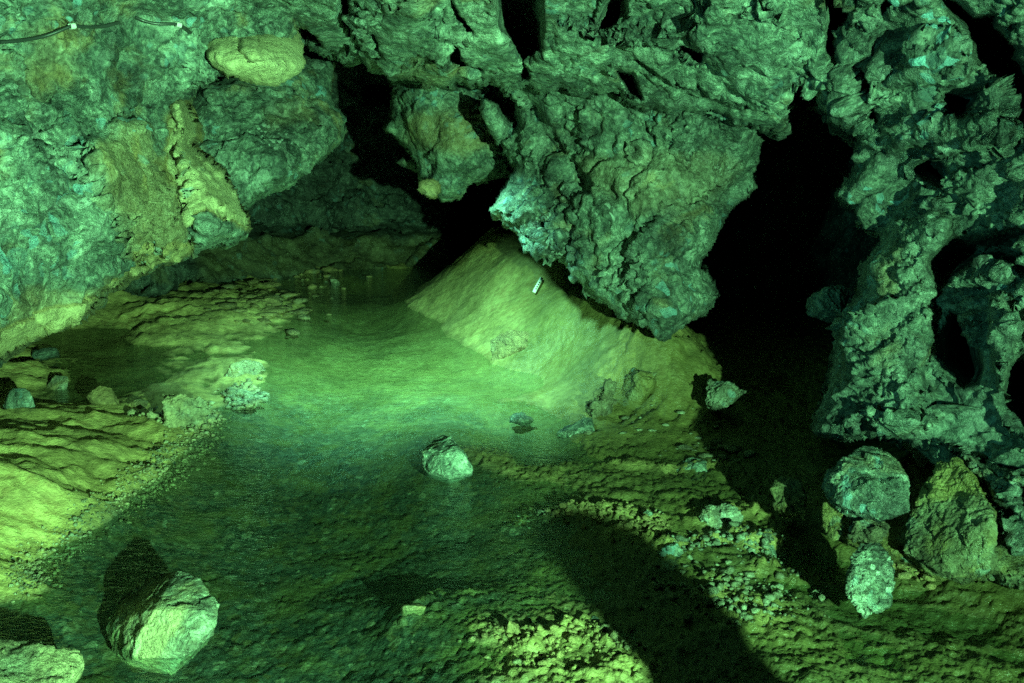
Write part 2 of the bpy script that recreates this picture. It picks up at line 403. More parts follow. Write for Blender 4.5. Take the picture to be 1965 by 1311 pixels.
def make_mesh_mixed(name, V, Q, T, mat, attrs):
    loc = np.array([V[:, 0].mean(), V[:, 1].mean(), V[:, 2].min()])
    me = bpy.data.meshes.new(name); nq, nt = len(Q), len(T)
    me.vertices.add(len(V)); me.vertices.foreach_set('co', (V - loc).astype(np.float32).ravel())
    me.loops.add(nq * 4 + nt * 3); me.loops.foreach_set('vertex_index', np.concatenate([Q.ravel(), T.ravel()]).astype(np.int32))
    me.polygons.add(nq + nt)
    me.polygons.foreach_set('loop_start', np.concatenate([np.arange(nq) * 4, nq * 4 + np.arange(nt) * 3]).astype(np.int32))
    me.polygons.foreach_set('use_smooth', np.ones(nq + nt, bool))
    for an, av in attrs.items():
        at = me.attributes.new(an, 'FLOAT', 'POINT'); at.data.foreach_set('value', np.asarray(av, np.float32))
    me.update(calc_edges=True)
    me.materials.append(mat)
    o = bpy.data.objects.new(name, me); o.location = loc; sc.collection.objects.link(o)
    return o

# ------------------------------------------------------------------ the ground: stream bed and mud banks
GC = [  # photo pixel and height above the water: thin plate through these
 (680,560,-.15),(700,640,-.15),(650,720,-.12),(620,820,-.13),(550,950,-.15),(450,1050,-.15),(600,1150,-.13),(700,1290,-.09),(400,1290,-.13),(850,1000,-.10),
 (800,760,-.03),(900,830,-.012),(980,870,-.004),(1000,930,-.008),(940,760,-.008),(1100,900,0),(1100,950,-.01),(450,760,.002),(350,740,.005),(480,690,.003),(400,700,.005),(540,720,-.02),(740,690,-.08),
 (600,520,0),(760,515,0),(500,505,.03),(680,508,0),(860,520,-.03),
 (575,580,0),(560,610,0),(520,640,0),(430,650,0),(330,680,0),(450,610,.05),(400,580,.08),(330,560,.08),(330,600,.07),(290,630,.05),(250,590,.07),(200,560,.12),(230,650,-.03),
 (270,685,-.03),(200,690,-.03),(150,690,-.01),(450,540,.03),(400,520,.06),(350,500,.12),(520,555,0),
 (100,740,.0),(50,770,.01),(200,770,-.01),(0,720,.05),
 (0,830,.09),(100,820,.08),(200,810,.05),(330,815,.02),(400,800,0),(385,835,0),(325,872,0),(0,950,.13),(100,930,.11),(200,920,.05),(300,912,0),(245,952,0),(150,1030,0),(62,1085,0),(0,1050,.06),
 (-200,900,.25),(-200,1100,.15),(60,1150,0),(0,1180,-.02),(130,1200,-.05),(-200,760,.2),
 (1200,865,.004),(1300,850,.02),(1000,790,-.015),
 (1380,790,.05),(1450,870,.02),(1500,950,.0),(1400,950,.004),(1300,930,.004),
 (1300,1000,.008),(1450,1020,.008),(1150,990,.002),(1250,1050,.002),(1400,1150,.004),(1300,1150,.0),(1600,1250,-.006),(1800,1250,-.01),(1900,1200,-.01),(1700,1040,.05),(1800,1090,.04),(1850,1050,.1),
 (1000,1230,-.004),(950,1310,-.006),(1100,1290,.0),(800,1180,-.02),(1500,1270,.002),(1650,950,.1),(1800,950,.2),(900,1120,-.04),(1000,1080,-.03),(1150,1150,-.008)]
_g = np.array(GC, float); _p = on_z(_g[:, 0], _g[:, 1], _g[:, 2])
# right bank: a ruled slope from the shoreline up to its ridge, falling away behind into the passage
_r = []
for (sx, sy), (rx, ry, rz) in [((795,567),(950,436,.56)), ((850,622),(1010,468,.56)), ((882,657),(1080,488,.53)), ((935,686),(1160,560,.46)), ((1035,722),(1240,640,.37)), ((1060,790),(1290,722,.19)), ((1110,842),(1325,797,.06))]:
    a = on_z(np.array(float(sx)), np.array(float(sy)), 0.0); b = on_z(np.array(float(rx)), np.array(float(ry)), rz)
    for t in (0, .2, .4, .6, .8, 1.0): _r.append(a + (b - a) * t)
    _r.append(np.array([b[0] + .45, b[1] + .35, rz * .35])); _r.append(np.array([b[0] + 1.0, b[1] + .6, .03]))
    _r.append(np.array([a[0] - .25, a[1] - .15, -.06]))
_r = np.array(_r); _p = np.concatenate([_p, _r]); _gv = np.concatenate([_g[:, 2], _r[:, 2]])
_gf = tps(_p[:, :2] / 2.0, _gv, 5e-4)
def base_z(x, y):
    return np.clip(_gf(np.stack([x, y], 1) / 2.0), -0.2, 0.75)
def gravel_mask(x, y, z):
    P = np.stack([x, y, 0 * x], 1)
    near = 1 - sstep(3.9, 5.7, y + 0.5 * fbm(P * 1.2, 3, 301) + 0.35 * np.clip(x, -1, 2))
    wet = sstep(0.02, -0.03, z + 0.02 * fbm(P * 3, 3, 302))
    chan = 0.25 + 0.75 * sstep(0.45, -0.25, x + 0.5 * fbm(P * 1.5, 3, 303) - 0.25 * sstep(3.0, 2.4, y))
    return np.clip(near * wet * chan, 0, 1)
STRIPS = [  # rubble ridges seen in the picture: line, half width, height
 ([(1000,986),(1080,980),(1160,990),(1250,1010)],.06,.028), ([(1285,1058),(1400,1042),(1500,1056)],.05,.040), ([(1180,1030),(1255,1040)],.05,.026), ([(960,1215),(1010,1238),(1100,1215)],.06,.026), ([(1130,1215),(1180,1250)],.03,.026),
 ([(770,1168),(850,1112),(900,1122)],.04,.022), ([(1340,1003),(1440,992)],.06,.035), ([(1180,892),(1300,908),(1385,902)],.04,.022), ([(1120,800),(1180,772),(1250,742),(1300,760)],.10,.02), ([(1000,1290),(1100,1300),(1200,1290)],.09,.014),
 ([(1380,1150),(1450,1190)],.10,.022), ([(1720,1095),(1880,1110)],.05,.03), ([(1440,1100),(1480,1085)],.03,.03)]
STRIPS = [([on_z(np.array(float(a)), np.array(float(b)), 0.0)[:2] for a, b in pl], w, h) for pl, w, h in STRIPS]
def strips(x, y):
    z = np.zeros_like(x); cov = np.zeros_like(x)
    P = np.stack([x, y, 0 * x], 1); wob = 0.05 * fbm(P * 7, 3, 350)
    for pl, w, h in STRIPS:
        d = np.full(x.shape, 9.0)
        for a, b in zip(pl[:-1], pl[1:]):
            e = b - a; t = np.clip(((x - a[0]) * e[0] + (y - a[1]) * e[1]) / (e @ e), 0, 1)
            d = np.minimum(d, np.hypot(x - a[0] - t * e[0], y - a[1] - t * e[1]))
        k = np.exp(-(np.maximum(d + wob, 0) / w) ** 2); cov = np.maximum(cov, k); z = np.maximum(z, k * h)
    n = fbm(P * 13, 4, 351, 0.62)
    f1, f2, c, pl = worley(P * 26 + 0.4 * n[:, None], 352, True)
    return 0.75 * z * (0.75 + 1.3 * n + 0.7 * (c - 0.5) + 0.5 * pl), cov
def ground_z(x, y):
    z = base_z(x, y); P = np.stack([x, y, 0 * x], 1)
    g = gravel_mask(x, y, z)
    dry = sstep(-0.03, 0.03, z)
    # mud: long soft lobes on the left, rills down the slope on the right
    left = sstep(-0.4, -1.2, x); right = sstep(0.1, 0.7, x) * sstep(3.9, 4.8, y)
    lob = fbm(np.stack([x * 2.0, y * 3.6, 0 * x], 1), 4, 310, 0.55)
    z = z + left * dry * (0.06 * lob + 0.016 * fbm(np.stack([x * 4, y * 8, 0 * x], 1), 4, 311, 0.55, ridged=True) + 0.02 * np.abs(fbm(P * 6, 3, 312)))
    u = x * 0.80 + y * 0.6; v = -x * 0.6 + y * 0.80
    z = z + right * dry * (0.030 * fbm(np.stack([u * 3.2, v * 11, 0 * x], 1), 5, 320, 0.70, ridged=True) + 0.03 * fbm(P * 3.0, 4, 321, 0.6) + 0.010 * fbm(P * 12, 3, 322, 0.6, ridged=True))
    z = z + (1 - g) * (0.022 * fbm(P * 4.5, 4, 330) + 0.010 * fbm(P * 15, 3, 331))
    # broken crust along the water's edge
    edge = np.exp(-(z / 0.03) ** 2) * sstep(5.2, 4.3, y)
    z = z + edge * 0.014 * fbm(P * 24, 3, 335, 0.6, ridged=True)
    sz, cov = strips(x, y); z = z + sz
    flat = sstep(0.0, 0.5, x) * sstep(4.4, 3.6, y)
    z = z + flat * (0.020 * fbm(np.stack([x * 2.2 + y, y * 5.0, 0 * x], 1), 4, 370, 0.6, ridged=True) + 0.012 * fbm(P * 9, 3, 371))
    far = left * sstep(4.6, 5.4, y) * dry
    z = z + far * 0.022 * (fbm(np.stack([x * 5, y * 4, 0 * x], 1), 3, 355, 0.5, ridged=True) - 0.2)
    # pebbles in the bed
    f1, f2, c = worley(np.stack([x * 24, y * 24, 0 * x], 1), 340); h1, h2, c2 = worley(np.stack([x * 50, y * 50, 0 * x + 5], 1), 341)
    z = z + g * g * (0.011 * (0.45 - f1) * (0.1 + 2.0 * c * c) + 0.006 * (0.45 - h1) + 0.020 * fbm(P * np.array([3, 4, 1]), 3, 342, 0.5))
    return z
_T = np.concatenate([np.linspace(1.6, 4, 120), np.linspace(4.02, 12, 260)])
def ground_hit(px, py, zf=None):
    """where the sight line through a pixel first meets the mud or the water"""
    r = ray(np.asarray(px, float), np.asarray(py, float)); P = CAM + _T[:, None] * r
    k = np.nonzero(P[:, 2] <= np.maximum((zf or ground_z)(P[:, 0], P[:, 1]), -0.01))[0]
    return P[k[0]] if len(k) else P[-1]
def gz(x, y):
    return float(ground_z(np.array([x], float), np.array([y], float))[0])

def build_ground():
    px = np.arange(-420, 2400, 3.2); py = np.concatenate([np.arange(1620, 620, -3.2), np.arange(620, 452, -1.6)])
    X, Y = np.meshgrid(px, py); sh = X.shape
    P = on_z(X.ravel(), Y.ravel(), 0.0)
    x, y = P[:, 0], P[:, 1]; z = ground_z(x, y); bz = base_z(x, y)
    V = np.stack([x, y, z], 1); g = gravel_mask(x, y, bz)
    Pn = np.stack([x, y, 0 * x], 1)
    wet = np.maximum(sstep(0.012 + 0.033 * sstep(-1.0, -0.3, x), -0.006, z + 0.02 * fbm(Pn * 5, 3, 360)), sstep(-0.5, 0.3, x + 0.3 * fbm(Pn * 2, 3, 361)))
    wet = np.maximum(wet, 0.6 * sstep(4.5, 5.3, y) * np.maximum(sstep(-1.1, -0.5, x), sstep(7.0, 8.0, y))) * (1 - 0.55 * strips(x, y)[1])  # far mud also darkened here in place of overhang shade
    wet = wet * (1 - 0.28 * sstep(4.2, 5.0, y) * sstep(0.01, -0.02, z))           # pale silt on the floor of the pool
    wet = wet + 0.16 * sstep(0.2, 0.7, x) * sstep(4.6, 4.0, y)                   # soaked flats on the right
    idx = np.arange(len(x)).reshape(sh)
    F = np.stack([idx[:-1, :-1], idx[:-1, 1:], idx[1:, 1:], idx[1:, :-1]], -1).reshape(-1, 4)
    cx = x[F].mean(1); cz = bz[F].mean(1); cy = y[F].mean(1)
    leftb = (cz > 0.0) & (cx < -0.35) & (cy > 2.4); rightb = (cz > 0.0) & (cx > -0.9 + 0) & ~leftb & (cy > 3.9) & (cx > -0.6)
    for name, sel in (('stream_bed', ~(leftb | rightb)), ('mud_bank_left', leftb), ('mud_bank_right', rightb)):
        f = F[sel]; u = np.unique(f); rm = np.full(len(V), -1); rm[u] = np.arange(len(u))
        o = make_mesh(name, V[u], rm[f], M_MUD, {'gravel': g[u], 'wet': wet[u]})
        thing(o, {'stream_bed': 'gravel and mud bed of the stream under shallow green water', 'mud_bank_left': 'smooth ochre mud bank along the left side of the stream',
                  'mud_bank_right': 'steep rilled ochre mud bank rising right of the pool'}[name], {'stream_bed': 'stream bed'}.get(name, 'mud bank'), kind='structure')
build_ground()

def build_water():
    px = np.arange(-420, 2400, 40); py = np.concatenate([np.arange(1620, 700, -40), np.arange(700, 440, -12)])
    X, Y = np.meshgrid(px, py); sh = X.shape; P = on_z(X.ravel(), Y.ravel(), 0.0)
    idx = np.arange(len(P)).reshape(sh)
    F = np.stack([idx[:-1, :-1], idx[:-1, 1:], idx[1:, 1:], idx[1:, :-1]], -1).reshape(-1, 4)
    thing(make_mesh('water', P, F, M_WATER), 'clear shallow green-lit stream water with small ripples', 'water', kind='structure')
build_water()

# ------------------------------------------------------------------ the cave: walls and roof
def structure(o, label, cat): return thing(o, label, cat, kind='structure')

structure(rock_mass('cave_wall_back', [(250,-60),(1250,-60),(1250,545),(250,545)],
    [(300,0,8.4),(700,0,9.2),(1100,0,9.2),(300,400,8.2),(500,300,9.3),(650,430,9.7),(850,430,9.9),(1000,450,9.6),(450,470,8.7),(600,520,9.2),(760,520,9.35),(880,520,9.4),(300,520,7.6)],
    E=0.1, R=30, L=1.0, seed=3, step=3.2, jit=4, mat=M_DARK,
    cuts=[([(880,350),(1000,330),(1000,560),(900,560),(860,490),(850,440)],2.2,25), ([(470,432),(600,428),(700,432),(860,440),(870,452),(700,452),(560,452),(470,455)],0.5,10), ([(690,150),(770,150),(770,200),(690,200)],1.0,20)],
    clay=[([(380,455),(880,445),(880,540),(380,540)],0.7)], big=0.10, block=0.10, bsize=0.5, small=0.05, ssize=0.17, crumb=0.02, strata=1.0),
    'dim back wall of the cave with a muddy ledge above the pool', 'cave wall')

structure(rock_mass('cave_wall_passage', [(1180,60),(1800,60),(1800,960),(1180,960)],
    [(1250,100,7.5),(1500,100,8.0),(1750,100,6.5),(1250,500,8.0),(1500,500,8.6),(1750,500,6.5),(1300,780,6.0),(1500,820,6.5),(1700,900,5.0),(1300,900,5.4)],
    E=0.1, R=30, L=1.0, seed=5, step=6, big=0.1, block=0.1, bsize=0.5, small=0.03),
    'black unlit wall deep inside the side passage', 'cave wall')

structure(rock_mass('cave_ceiling', [(330,-330),(1700,-330),(1700,120),(1650,235),(1600,230),(1560,205),(1515,225),(1500,255),(1450,245),(1400,222),(1330,225),(1250,212),(1180,190),(1110,183),(1000,178),(930,172),(840,168),(800,150),(760,158),(690,152),(672,120),(610,98),(560,70),(400,60),(330,40)],
    [(330,-330,2.5),(1000,-330,2.35),(1700,-330,2.2),(400,0,3.75),(700,0,3.7),(1000,0,3.55),(1350,0,3.4),(1700,0,3.2),(650,100,4.6),(800,130,4.6),(1000,150,4.5),(1250,180,4.3),(1500,220,4.2),(1650,200,3.9)],
    E=0.22, R=40, L=1.4, seed=8, jit=20,
    cuts=[([(650,-10),(668,-10),(672,40),(668,62),(652,40)],0.77,4), ([(945,-30),(1040,-30),(1045,40),(1040,100),(1005,128),(985,105),(965,60)],1.10,13), ([(868,-10),(885,30),(905,60),(890,70),(872,40)],0.44,7),
          ([(862,85),(885,95),(920,132),(880,135),(862,112)],0.66,6), ([(1180,-10),(1200,-10),(1190,40),(1150,65),(1160,30)],0.55,6), ([(1010,125),(1020,150),(1010,158),(996,140)],0.44,4),
          ([(1180,135),(1215,145),(1228,188),(1210,180)],0.55,4), ([(1310,90),(1345,100),(1340,115),(1315,105)],0.44,4), ([(1512,165),(1545,160),(1568,185),(1560,215),(1525,205),(1508,195)],1.10,6),
          ([(575,55),(610,60),(620,82),(585,80)],0.44,4), ([(1585,-20),(1650,-20),(1620,60),(1610,120),(1625,160),(1600,170),(1580,100)],1.10,9), ([(712,60),(722,62),(735,95),(725,95)],0.26,4)],
    bumps=[([(680,0),(800,-30),(860,40),(840,110),(760,140),(690,110)],0.14,60), ([(1060,40),(1200,60),(1300,60),(1300,170),(1180,150),(1080,120)],0.08,50), ([(1320,20),(1500,10),(1570,120),(1480,210),(1350,190)],0.14,90)],
    clay=[([(690,150),(760,150),(900,170),(900,120),(700,110)],0.4)], mat=M_PALE, big=0.07, block=0.05, bsize=0.22, small=0.018, ssize=0.08, crumb=0.009, strata=0.2, ledge=0.02),
    'pale green-lit cave roof with dark hollows dipping towards the pool', 'cave ceiling')

structure(rock_mass('cave_wall_left', [(-420,-330),(620,-330),(615,20),(560,75),(470,105),(400,150),(358,190),(368,232),(364,285),(416,318),(452,376),(474,418),(470,457),(438,478),(385,486),(340,498),(300,515),(245,535),(200,562),(170,600),(110,640),(60,655),(0,690),(-120,740),(-420,860)],
    [(-400,-300,2.1),(0,-300,2.4),(500,-300,2.6),(0,0,3.15),(300,0,3.55),(560,0,3.9),(0,300,2.95),(180,300,3.3),(350,250,3.95),(350,350,3.8),(440,420,3.8),(340,440,3.75),(250,500,3.7),(0,600,2.95),(-400,300,2.1),(-400,800,2.2),(150,560,3.4)],
    E=0.35, R=45, L=1.6, seed=12, jit=9, mat=M_LEFT, shrink=0.03,
    clay=[([(335,195),(352,188),(368,235),(362,285),(425,315),(465,375),(485,420),(474,440),(432,412),(395,402),(360,425),(330,380),(318,320),(330,285),(325,240)],2.0), ([(0,640),(60,600),(150,565),(250,505),(300,520),(170,610),(60,660),(0,700)],1.45), ([(262,470),(330,455),(372,470),(330,505),(262,512)],1.35), ([(165,270),(230,245),(285,245),(315,300),(345,370),(360,420),(358,455),(325,480),(262,480),(215,430),(185,350)],0.62), ([(0,560),(150,540),(260,500),(200,560),(100,640),(0,690)],0.5), ([(40,60),(160,60),(140,160),(50,150)],0.35)],
    cuts=[([(20,0),(35,0),(42,35),(30,30)],0.1,5)], bumps=[([(325,195),(350,190),(362,232),(352,280),(400,325),(438,380),(466,415),(465,455),(432,475),(385,480),(368,450),(352,400),(335,330),(338,270)],0.17,32), ([(150,262),(230,235),(290,238),(325,300),(350,370),(370,420),(370,470),(330,500),(262,505),(200,440),(165,350)],0.16,75)],
    big=0.09, block=0.065, bsize=0.28, small=0.024, ssize=0.07, crumb=0.012, strata=0.4, ledge=0.03),
    'mottled left cave wall overhanging the mud bank', 'cave wall')

structure(rock_mass('cave_wall_right', [(1640,-330),(2420,-330),(2420,1500),(2100,1300),(1965,1115),(1910,1095),(1900,1010),(1880,960),(1800,900),(1720,850),(1650,845),(1590,858),(1555,830),(1575,770),(1600,700),(1610,640),(1640,560),(1655,510),(1690,450),(1650,430),(1610,370),(1640,320),(1640,270),(1600,230),(1590,100)],
    [(1640,-300,2.3),(2400,-300,2.2),(1640,0,3.35),(1800,100,3.3),(1965,0,3.05),(1650,240,3.75),(1800,250,3.5),(1965,250,3.15),(1640,600,3.8),(1800,600,3.5),(1965,600,3.15),(1590,830,3.75),(1750,830,3.45),(1965,900,3.05),(2400,600,2.5),(2400,1400,2.3),(1965,1100,2.95)],
    E=0.3, R=40, L=1.2, seed=17, jit=9, mat=M_BLUE,
    cuts=[([(1605,-10),(1780,-10),(1700,15),(1645,40),(1606,62),(1592,95),(1596,150),(1610,190),(1600,215),(1580,215),(1560,100)],0.8,14), ([(1618,65),(1655,75),(1660,120),(1672,135),(1687,235),(1660,245),(1648,190),(1630,120)],0.5,14),
          ([(1803,180),(1860,172),(1906,168),(1880,190),(1850,220),(1815,221)],0.45,12), ([(1784,-10),(1860,65),(1872,115),(1913,153),(1944,190),(1952,235),(1985,240),(1985,150),(1950,110),(1963,92),(1913,57),(1921,23),(1875,27),(1837,-10)],0.8,16),
          ([(1750,330),(1775,305),(1812,310),(1826,360),(1810,366),(1775,350)],0.45,12),
          ([(1830,450),(1985,430),(1985,530),(1900,512),(1870,518),(1825,545),(1805,560),(1778,525),(1775,498)],0.6,20), ([(1812,600),(1845,605),(1872,655),(1888,700),(1880,735),(1850,745),(1820,720),(1800,690)],0.6,20), ([(1935,690),(1985,680),(1985,830),(1950,810),(1925,760)],0.7,18)],
    bumps=[([(1690,440),(1790,400),(1830,420),(1800,500),(1790,580),(1800,640),(1780,700),(1790,760),(1760,840),(1650,850),(1560,850),(1555,800),(1600,700),(1620,600),(1650,520)],0.20,80),
           ([(1890,560),(1925,560),(1960,640),(1950,770),(1925,775),(1905,720),(1890,660)],0.22,26), ([(1760,60),(1860,60),(1880,130),(1850,160),(1760,170),(1700,160),(1740,100)],0.09,50),
           ([(1680,240),(1900,220),(1950,260),(1900,290),(1830,300),(1760,290),(1700,300)],0.14,35), ([(1740,830),(1800,850),(1880,930),(1960,1000),(1965,900),(1900,890)],0.16,35)],
    big=0.07, block=0.07, bsize=0.24, small=0.026, ssize=0.06, crumb=0.008, strata=1.2, ledge=0.05),
    'broken bluish right cave wall with glinting flakes and black hollows', 'cave wall')

# ------------------------------------------------------------------ hanging rocks
thing(rock_mass('rock_overhang', [(380,160),(480,140),(560,105),(612,92),(645,118),(640,180),(655,215),(672,250),(655,275),(620,300),(590,332),(550,365),(500,385),(470,402),(445,425),(380,420),(330,300)],
    [(400,150,5.1),(600,120,5.6),(650,250,5.35),(450,300,4.9),(560,300,5.0),(450,400,4.85),(350,350,4.9)], E=0.35, R=55, L=1.5, seed=21, mat=M_LEFT, jit=7, clay=[([(500,200),(600,190),(620,230),(520,260)],0.3)],
    big=0.05, block=0.035, bsize=0.22, small=0.022, ssize=0.075, crumb=0.012, strata=1.0, ledge=0.04),
    'pointed green rock overhang sticking out right of the pale tongue', 'rock')
thing(rock_mass('hanging_boulder', [(384,60),(400,30),(470,20),(560,40),(582,85),(588,118),(574,142),(532,161),(482,161),(432,148),(398,118)],
    [(400,40,4.15),(560,40,4.3),(400,100,3.72),(500,100,3.74),(585,110,3.95),(480,150,3.70)], E=0.26, R=40, L=0.6, seed=23, mat=M_DRY, jit=5, shrink=0.3, clay=[([(380,0),(600,0),(600,180),(380,180)],2.0)],
    bumps=[([(462,72),(490,78),(500,113),(480,116),(462,98)],0.08,14)], big=0.03, block=0.05, bsize=0.20, small=0.014, ssize=0.06, crumb=0.007, strata=0.4),
    'bright pale boulder jutting from the roof at upper left', 'boulder')
thing(rock_mass('hanging_rock', [(690,30),(700,90),(760,165),(748,215),(738,245),(772,278),(800,318),(806,345),(822,372),(850,392),(880,382),(902,358),(960,348),(1040,330),(1040,30)],
    [(740,120,6.0),(900,150,6.1),(760,250,6.3),(870,260,5.95),(860,370,6.1),(1000,300,6.3)], E=0.4, R=60, L=1.3, seed=31, mat=M_ROCK, jit=7,
    clay=[([(760,230),(940,200),(960,290),(860,300),(780,280)],0.6)], big=0.05, block=0.04, bsize=0.26, small=0.028, ssize=0.09, crumb=0.014, strata=1.0, ledge=0.04),
    'ochre-streaked rock hanging from the roof over the middle of the pool', 'rock')
thing(rock_mass('yellow_rock', [(803,345),(820,338),(845,345),(850,368),(838,382),(815,378),(802,362)],
    [(810,350,6.10)], E=0.14, R=20, L=0.3, seed=33, mat=M_CLAYROCK, jit=5, shrink=0.3, clay=[([(790,330),(860,330),(860,390),(790,390)],0.9)], big=0.03, block=0.04, bsize=0.1, small=0.01, crumb=0.006),
    'small yellow knob of rock at the foot of the middle hanging rock', 'rock')
thing(rock_mass('rock_fragment', [(756,312),(775,295),(795,302),(812,330),(808,340),(785,328)],
    [(780,310,6.9)], E=0.16, R=14, L=0.4, seed=34, mat=M_ROCK, jit=2, shrink=0.2, big=0.01, block=0.01, bsize=0.1, small=0.006, crumb=0.004),
    'small dull fragment peeking out behind the middle hanging rock', 'rock')
thing(rock_mass('rock_outcrop', [(990,120),(1250,130),(1500,170),(1480,225),(1466,260),(1460,320),(1452,358),(1412,400),(1382,440),(1350,500),(1372,540),(1386,568),(1355,604),(1295,638),(1268,652),(1222,622),(1170,600),(1122,552),(1082,502),(1022,490),(975,448),(935,402),(962,368),(985,320),(962,280),(985,220)],
    [(1000,150,4.85),(1250,150,4.5),(1480,200,4.4),(980,300,5.4),(1000,430,5.3),(1100,300,5.25),(1200,350,4.8),(1440,320,4.95),(1330,480,4.75),(1120,500,5.05),(1260,620,4.65),(1370,570,4.75)],
    E=0.4, R=60, L=1.4, seed=41, mat=M_ROCK, jit=9, shrink=0.08,
    cuts=[([(1000,180),(1030,190),(1080,260),(1140,330),(1150,400),(1110,380),(1060,300),(1010,250)],0.22,18), ([(1040,420),(1060,430),(1060,470),(1045,460)],0.2,8), ([(1210,282),(1225,280),(1225,292),(1212,294)],0.12,5), ([(960,200),(985,200),(1000,240),(980,250)],0.35,12)],
    clay=[([(1080,300),(1250,280),(1420,300),(1400,400),(1200,420)],0.25)], big=0.06, block=0.055, bsize=0.2, small=0.030, ssize=0.075, crumb=0.014, strata=0.5, ledge=0.045),
    'big rough outcrop hanging down to the right mud bank', 'rock')
thing(rock_mass('rock_flake', [(922,186),(935,184),(958,205),(985,245),(975,275),(955,280),(930,245),(921,215)],
    [(940,220,5.35),(930,190,5.3),(970,260,5.45)], E=0.2, R=26, L=0.4, seed=43, mat=M_PALE, jit=4, shrink=0.2, big=0.02, block=0.025, bsize=0.1, small=0.012, ssize=0.05, crumb=0.008),
    'pale sharp flake at the left shoulder of the big outcrop', 'rock')

# ------------------------------------------------------------------ loose stones
def hull_stone(name, pts, mat, seed, amp=0.01, sub=4, loc=None, clay=0.0, sm=1.0):
    """a broken stone: hull of a few corners, cut up finely and roughened"""
    bm = bmesh.new()
    for p in pts: bm.verts.new(p)
    r = bmesh.ops.convex_hull(bm, input=bm.verts)
    bmesh.ops.delete(bm, geom=[v for v in bm.verts if not v.link_faces], context='VERTS')
    bmesh.ops.triangulate(bm, faces=bm.faces)
    bmesh.ops.subdivide_edges(bm, edges=bm.edges, cuts=1, use_grid_fill=True)
    bmesh.ops.triangulate(bm, faces=bm.faces)
    bmesh.ops.smooth_vert(bm, verts=bm.verts, factor=0.10 * sm, use_axis_x=True, use_axis_y=True, use_axis_z=True)
    for k in range(sub - 1):
        bmesh.ops.subdivide_edges(bm, edges=bm.edges, cuts=1, use_grid_fill=True)
        bmesh.ops.triangulate(bm, faces=bm.faces)
        if k == 1: bmesh.ops.smooth_vert(bm, verts=bm.verts, factor=0.15 * sm, use_axis_x=True, use_axis_y=True, use_axis_z=True)
    bmesh.ops.recalc_face_normals(bm, faces=bm.faces)
    bm.verts.index_update()
    V = np.array([v.co for v in bm.verts]); F = np.array([[v.index for v in f.verts] for f in bm.faces]); bm.free()
    s = np.ptp(V, axis=0).max(); N = normals(V, F); W = V / s + seed * 3.3
    W2 = W + 0.12 * np.stack([fbm(W * 4, 3, seed + 7), fbm(W * 4, 3, seed + 8), fbm(W * 4, 3, seed + 9)], 1)
    f1, f2, c, p1 = worley(W2 * 3.2, seed, True); g1, g2, c2, p2 = worley(W2 * 9, seed + 1, True)
    d = amp * (1.6 * fbm(W * 3, 3, seed + 2) + 0.8 * (c - 0.5) + 1.2 * p1 + 0.3 * (c2 - 0.5) + 0.5 * p2 + 0.45 * fbm(W * 14, 4, seed + 3, 0.6, ridged=True))
    V = V + N * d[:, None]
    return make_mesh(name, V, F, mat, {'clay': np.full(len(V), clay)}, loc=np.array(loc) if loc is not None else None)
def rand_pts(rng, sx, sy, sz, n=14):
    out = []
    for k in range(n):
        v = Vector((rng.gauss(0, 1), rng.gauss(0, 1), rng.gauss(0, 1))).normalized()
        out.append((v.x * sx * rng.uniform(.8, 1.1), v.y * sy * rng.uniform(.8, 1.1), v.z * sz * rng.uniform(.8, 1.1)))
    return out
def px_stone(name, cx, by, wpx, hpx, mat, seed, label, cat='stone', group=None, z=None, amp=0.06, sub=4, clay=0.0, lift=0.0, dy=0.8, n=14, rot=0.0):
    """a stone whose foot is seen at (cx, by), so wide and so high in the picture"""
    rng = random.Random(seed)
    p = ground_hit(cx, by); zz = p[2] if z is None else z
    D = float(np.dot(p - CAM, FWD)); m = D / FPX
    sx = wpx * m / 2; sz = hpx * m / 2; sy = sx * dy
    pts = rand_pts(rng, sx, sy, sz * 1.08, n)
    pts = [(a * math.cos(rot) - 0 * b, b, c + a * math.sin(rot)) for a, b, c in pts]
    pts = [(a, b, c * 2.4 if c < 0 else c) for a, b, c in pts]      # the lower part is sunk in the mud
    c = np.array([p[0], p[1] + sy * 0.5, zz + sz * 0.5 + lift])
    P = [tuple(np.array(q) + c) for q in pts]
    o = hull_stone(name, P, mat, seed, amp * min(sx, sz), sub, clay=clay)
    return thing(o, label, cat, group)

def corner_stone(name, corners, mat, seed, label, amp, sub=5, clay=0.0, cat='stone'):
    P = [tuple(unproj(np.array(float(a)), np.array(float(b)), np.array(float(d)))) for a, b, d in corners]
    return thing(hull_stone(name, P, mat, seed, amp, sub, clay=clay, sm=0.35), label, cat)

# stone standing in the pool
corner_stone('stone', [(808,865,4.18),(815,898,4.15),(832,842,4.30),(850,836,4.34),(868,838,4.24),(880,862,4.10),(906,895,4.10),(905,908,4.08),(858,912,4.02),(825,905,4.08),(838,880,4.08),(900,895,4.45),(830,880,4.5),(868,930,4.2),(815,920,4.3),(900,920,4.2)],
    M_STONE, 51, 'sharp grey stone standing alone in the middle of the pool', 0.006)
